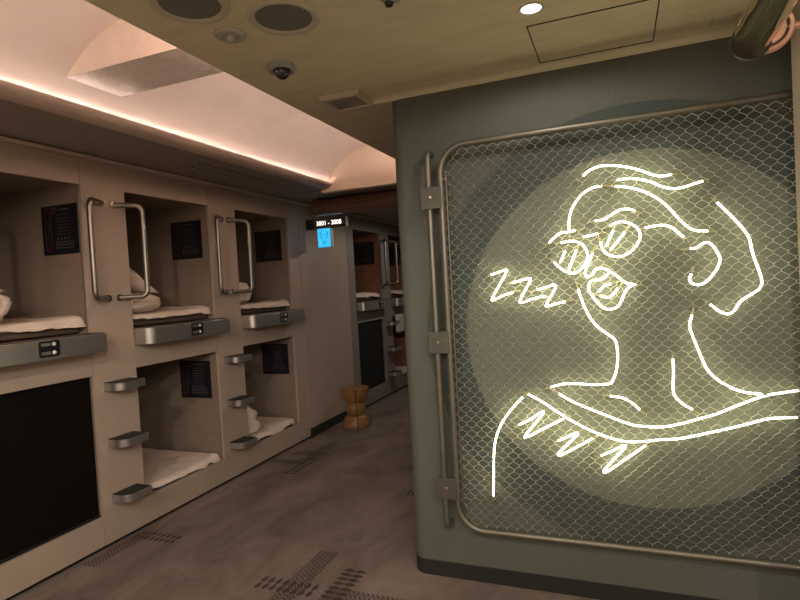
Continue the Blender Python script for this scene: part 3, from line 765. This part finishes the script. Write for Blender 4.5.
# ------------------------------------------------------------------ chain link gate
FX0, FX1, FZ0, FZ1, FY = -.766, .945, .292, 2.145, 2.553
t = thing('chain_link_gate', 'chain link screen in a rounded steel tube frame over the neon wall', 'gate', (FX0, FY, FZ0))
R = .125
fp = [(x_, FY, z_) for x_, z_ in rrect(FX0, FX1, FZ0, FZ1, R, 10)]
MB().tube(fp, .0155, 12, closed=True).build('frame', 'frame_tube', t, smooth=60)
def inside(x, z, m=.02):
    x0, x1, z0, z1 = FX0 + m, FX1 - m, FZ0 + m, FZ1 - m
    if not (x0 < x < x1 and z0 < z < z1): return False
    r = R - m
    cx = min(max(x, x0 + r), x1 - r); cz = min(max(z, z0 + r), z1 - r)
    return (x - cx) ** 2 + (z - cz) ** 2 <= r * r
w = MB(); P_ = .0241; H_ = .0236
for k in range(int((FX1 - FX0) / P_) + 2):
    xk = FX0 + .004 + k * P_; run = []
    for j in range(int((FZ1 - FZ0) / H_) + 2):
        s = 1 if (j + k) % 2 == 0 else -1
        for q in ((s, -.16), (s, .16)):
            x = xk + s * (P_ / 2 + .0010) - s * abs(q[1]) * .001; z = FZ0 + (j + q[1]) * H_
            p = (x, FY + .0016 * s, z)
            if inside(x, z, .014): run.append(p)
            else:
                if len(run) > 2: w.tube(run, .00115, 4, cap=False)
                run = []
    if len(run) > 2: w.tube(run, .00115, 4, cap=False)
w.build('wire_mesh', 'wire', t, smooth=80)
MB().tube([(FX0 + .026, FY, FZ0 + .12), (FX0 + .026, FY, FZ1 - .12)], .0042, 8).build('tension_bar', 'frame_tube', t, smooth=60)
for zz in (1.99, .94, .44):
    MB().tube([(FX0, FY, zz - .009), (FX0, FY, zz + .009)], .0185, 14).build('tube_clamp', 'frame_tube', t, smooth=50)
    MB().box(FX0 + .014, FX0 + .034, FY - .006, FY + .006, zz - .006, zz + .006).build('clamp_ear', 'frame_tube', t)
# hinge rod bent back into the wall
rx = -.828; z0, z1 = .292, 2.13; rb = .03
pts = [(rx, YG, z1)] + [(rx, FY + rb - rb * math.sin(a), z1 - rb * (1 - math.cos(a))) for a in [math.radians(90 * k / 8) for k in range(9)]]
pts += [(rx, FY + rb - rb * math.cos(a), z0 + rb - rb * math.sin(a)) for a in [math.radians(90 * k / 8) for k in range(9)]] + [(rx, YG, z0)]
MB().tube(pts, .0150, 12).build('hinge_rod', 'frame_tube', t, smooth=60)
for zz in (1.905, 1.208, .494):
    b = MB().prism(rrect(-.864, -.763, zz - .052, zz + .052, .004, 2), FY - .024, FY - .0165, 'Y').build('hinge_plate', 'bracket', t, bevel=.001)
    MB().lathe([(0, FY - .032), (.007, FY - .032), (.010, FY - .028), (.010, FY - .024)], (-.814, 0, zz + .002), 14, 'Y').build('bolt', 'chrome', b, smooth=40)
    MB().box(-.856, -.771, FY - .0165, FY + .012, zz - .045, zz + .045).build('clamp_block', 'bracket', b)

# ------------------------------------------------------------------ neon sign
NY = 2.588
def neon_part(name, pts, root, elect=(True, True)):
    P = catmull([(x, NY, z) for x, z in pts], 5) if len(pts) > 2 else [Vector((x, NY, z)) for x, z in pts]
    o = MB().tube(P, .0045, 8).build(name, 'neon', root, smooth=60)
    for a, b, on in ((P[0], P[1], elect[0]), (P[-1], P[-2], elect[1])):
        if not on: continue
        d = (a - b).normalized()
        e = MB().tube([a + d * .0008, a + d * .018, a + d * .028 + Vector((0, .006, 0)), a + d * .031 + Vector((0, .038, 0))], .0046, 7)
        e.build('electrode', 'electrode', o, smooth=60)
    return o
fig = thing('neon_sign', 'white neon outline of a head and shoulders wearing round glasses', 'neon sign', (.05, NY, .6))
NAMES = {'lens_tube': 'round spectacle lens', 'nose_tube': 'nose running into the lips'}
for k, v in NEON.items():
    if k[0] in 'zy' and k[1:].isdigit(): continue
    o = neon_part(k.split('.')[0], v, fig)
for i, k in enumerate(('z1', 'z2', 'z3')):
    lab = ('neon letter z farthest left of the three before the mouth', 'middle neon letter z of the three before the mouth', 'neon letter z closest to the mouth')[i]
    p = NEON[k]; t = thing('neon_letter', lab, 'neon letter', (p[3][0], NY, p[5][1]), 'neon letters before the mouth'); neon_part('letter_tube', p, t)
for i, k in enumerate(('y1', 'y2', 'y3')):
    lab = ('neon zigzag under the shoulder nearest the arm line, leftmost of the lower three', 'middle neon zigzag of the three under the collar', 'neon zigzag under the lowest dip of the collar, rightmost of the lower three')[i]
    p = NEON[k]; t = thing('neon_letter', lab, 'neon letter', (p[3][0], NY, p[5][1]), 'neon zigzags under the collar'); neon_part('letter_tube', p, t)
# ------------------------------------------------------------------ brass pipe
pr = .051
t = thing('brass_pipe', 'polished brass pipe with a copper flange near the ceiling at top right', 'pipe', (.41, 1.98, 2.17))
MB().lathe([(0, -.6), (pr, -.6), (pr, 1.955), (pr - .004, 1.962), (0, 1.962)], (.404, 0, 2.172), 40, 'Y').build('tube', 'brass', t, smooth=50)
MB().lathe([(pr - .002, 1.956), (pr + .004, 1.956), (pr + .005, 1.959), (pr + .005, 1.968), (pr, 1.970), (0, 1.970)], (.404, 0, 2.172), 40, 'Y').build('collar', 'black', t, smooth=50)
f = MB().lathe([(0, 1.985), (.052, 1.985), (.058, 1.9895), (.062, 1.984), (.071, 1.983), (.075, 1.988), (.075, 2.0), (0, 2.0)], (.450, 0, 2.212), 44, 'Y').build('flange', 'copper', t, smooth=35)
MB().lathe([(.0555, 1.9835), (.0580, 1.9835), (.0580, 1.9880), (.0555, 1.9880), (.0555, 1.9835)], (.450, 0, 2.212), 44, 'Y').build('groove', 'black', f)
MB().tube([(.50, 1.995, 2.205), (.64, 1.995, 2.205)], .010, 12).build('bracket_arm', 'copper', t, smooth=50)
MB().box(.585, .70, 1.98, 2.16, 2.18, 2.23).build('bracket_block', 'wall_beige', t)

# ------------------------------------------------------------------ light, camera
w = bpy.data.worlds.new('World'); S.world = w; w.use_nodes = True
w.node_tree.nodes['Background'].inputs['Color'].default_value = (1., .85, .72, 1)
w.node_tree.nodes['Background'].inputs['Strength'].default_value = .02
S.view_settings.view_transform = 'Standard'; S.view_settings.look = 'None'; S.view_settings.gamma = 1; S.view_settings.use_curve_mapping = False
S.view_settings.exposure = EXPOSURE

cam = bpy.data.cameras.new('Camera'); co = bpy.data.objects.new('Camera', cam); C.objects.link(co)
cam.sensor_width = 36; cam.lens = 36 * 550 / 800; cam.clip_start = .02
yaw, pitch, roll = math.radians(-21.60083), math.radians(-1.62787), math.radians(-3.22035)
fw = Vector((math.sin(yaw) * math.cos(pitch), math.cos(yaw) * math.cos(pitch), math.sin(pitch)))
rt = Vector((math.cos(yaw), -math.sin(yaw), 0)); up = rt.cross(fw)
r2 = math.cos(roll) * rt + math.sin(roll) * up; u2 = -math.sin(roll) * rt + math.cos(roll) * up
mw = Matrix((r2, u2, -fw)).transposed().to_4x4(); mw.translation = (0, 0, 1.5)
co.matrix_world = mw; S.camera = co
for o in list(bpy.data.objects):
    if '_o' in o: del o['_o']
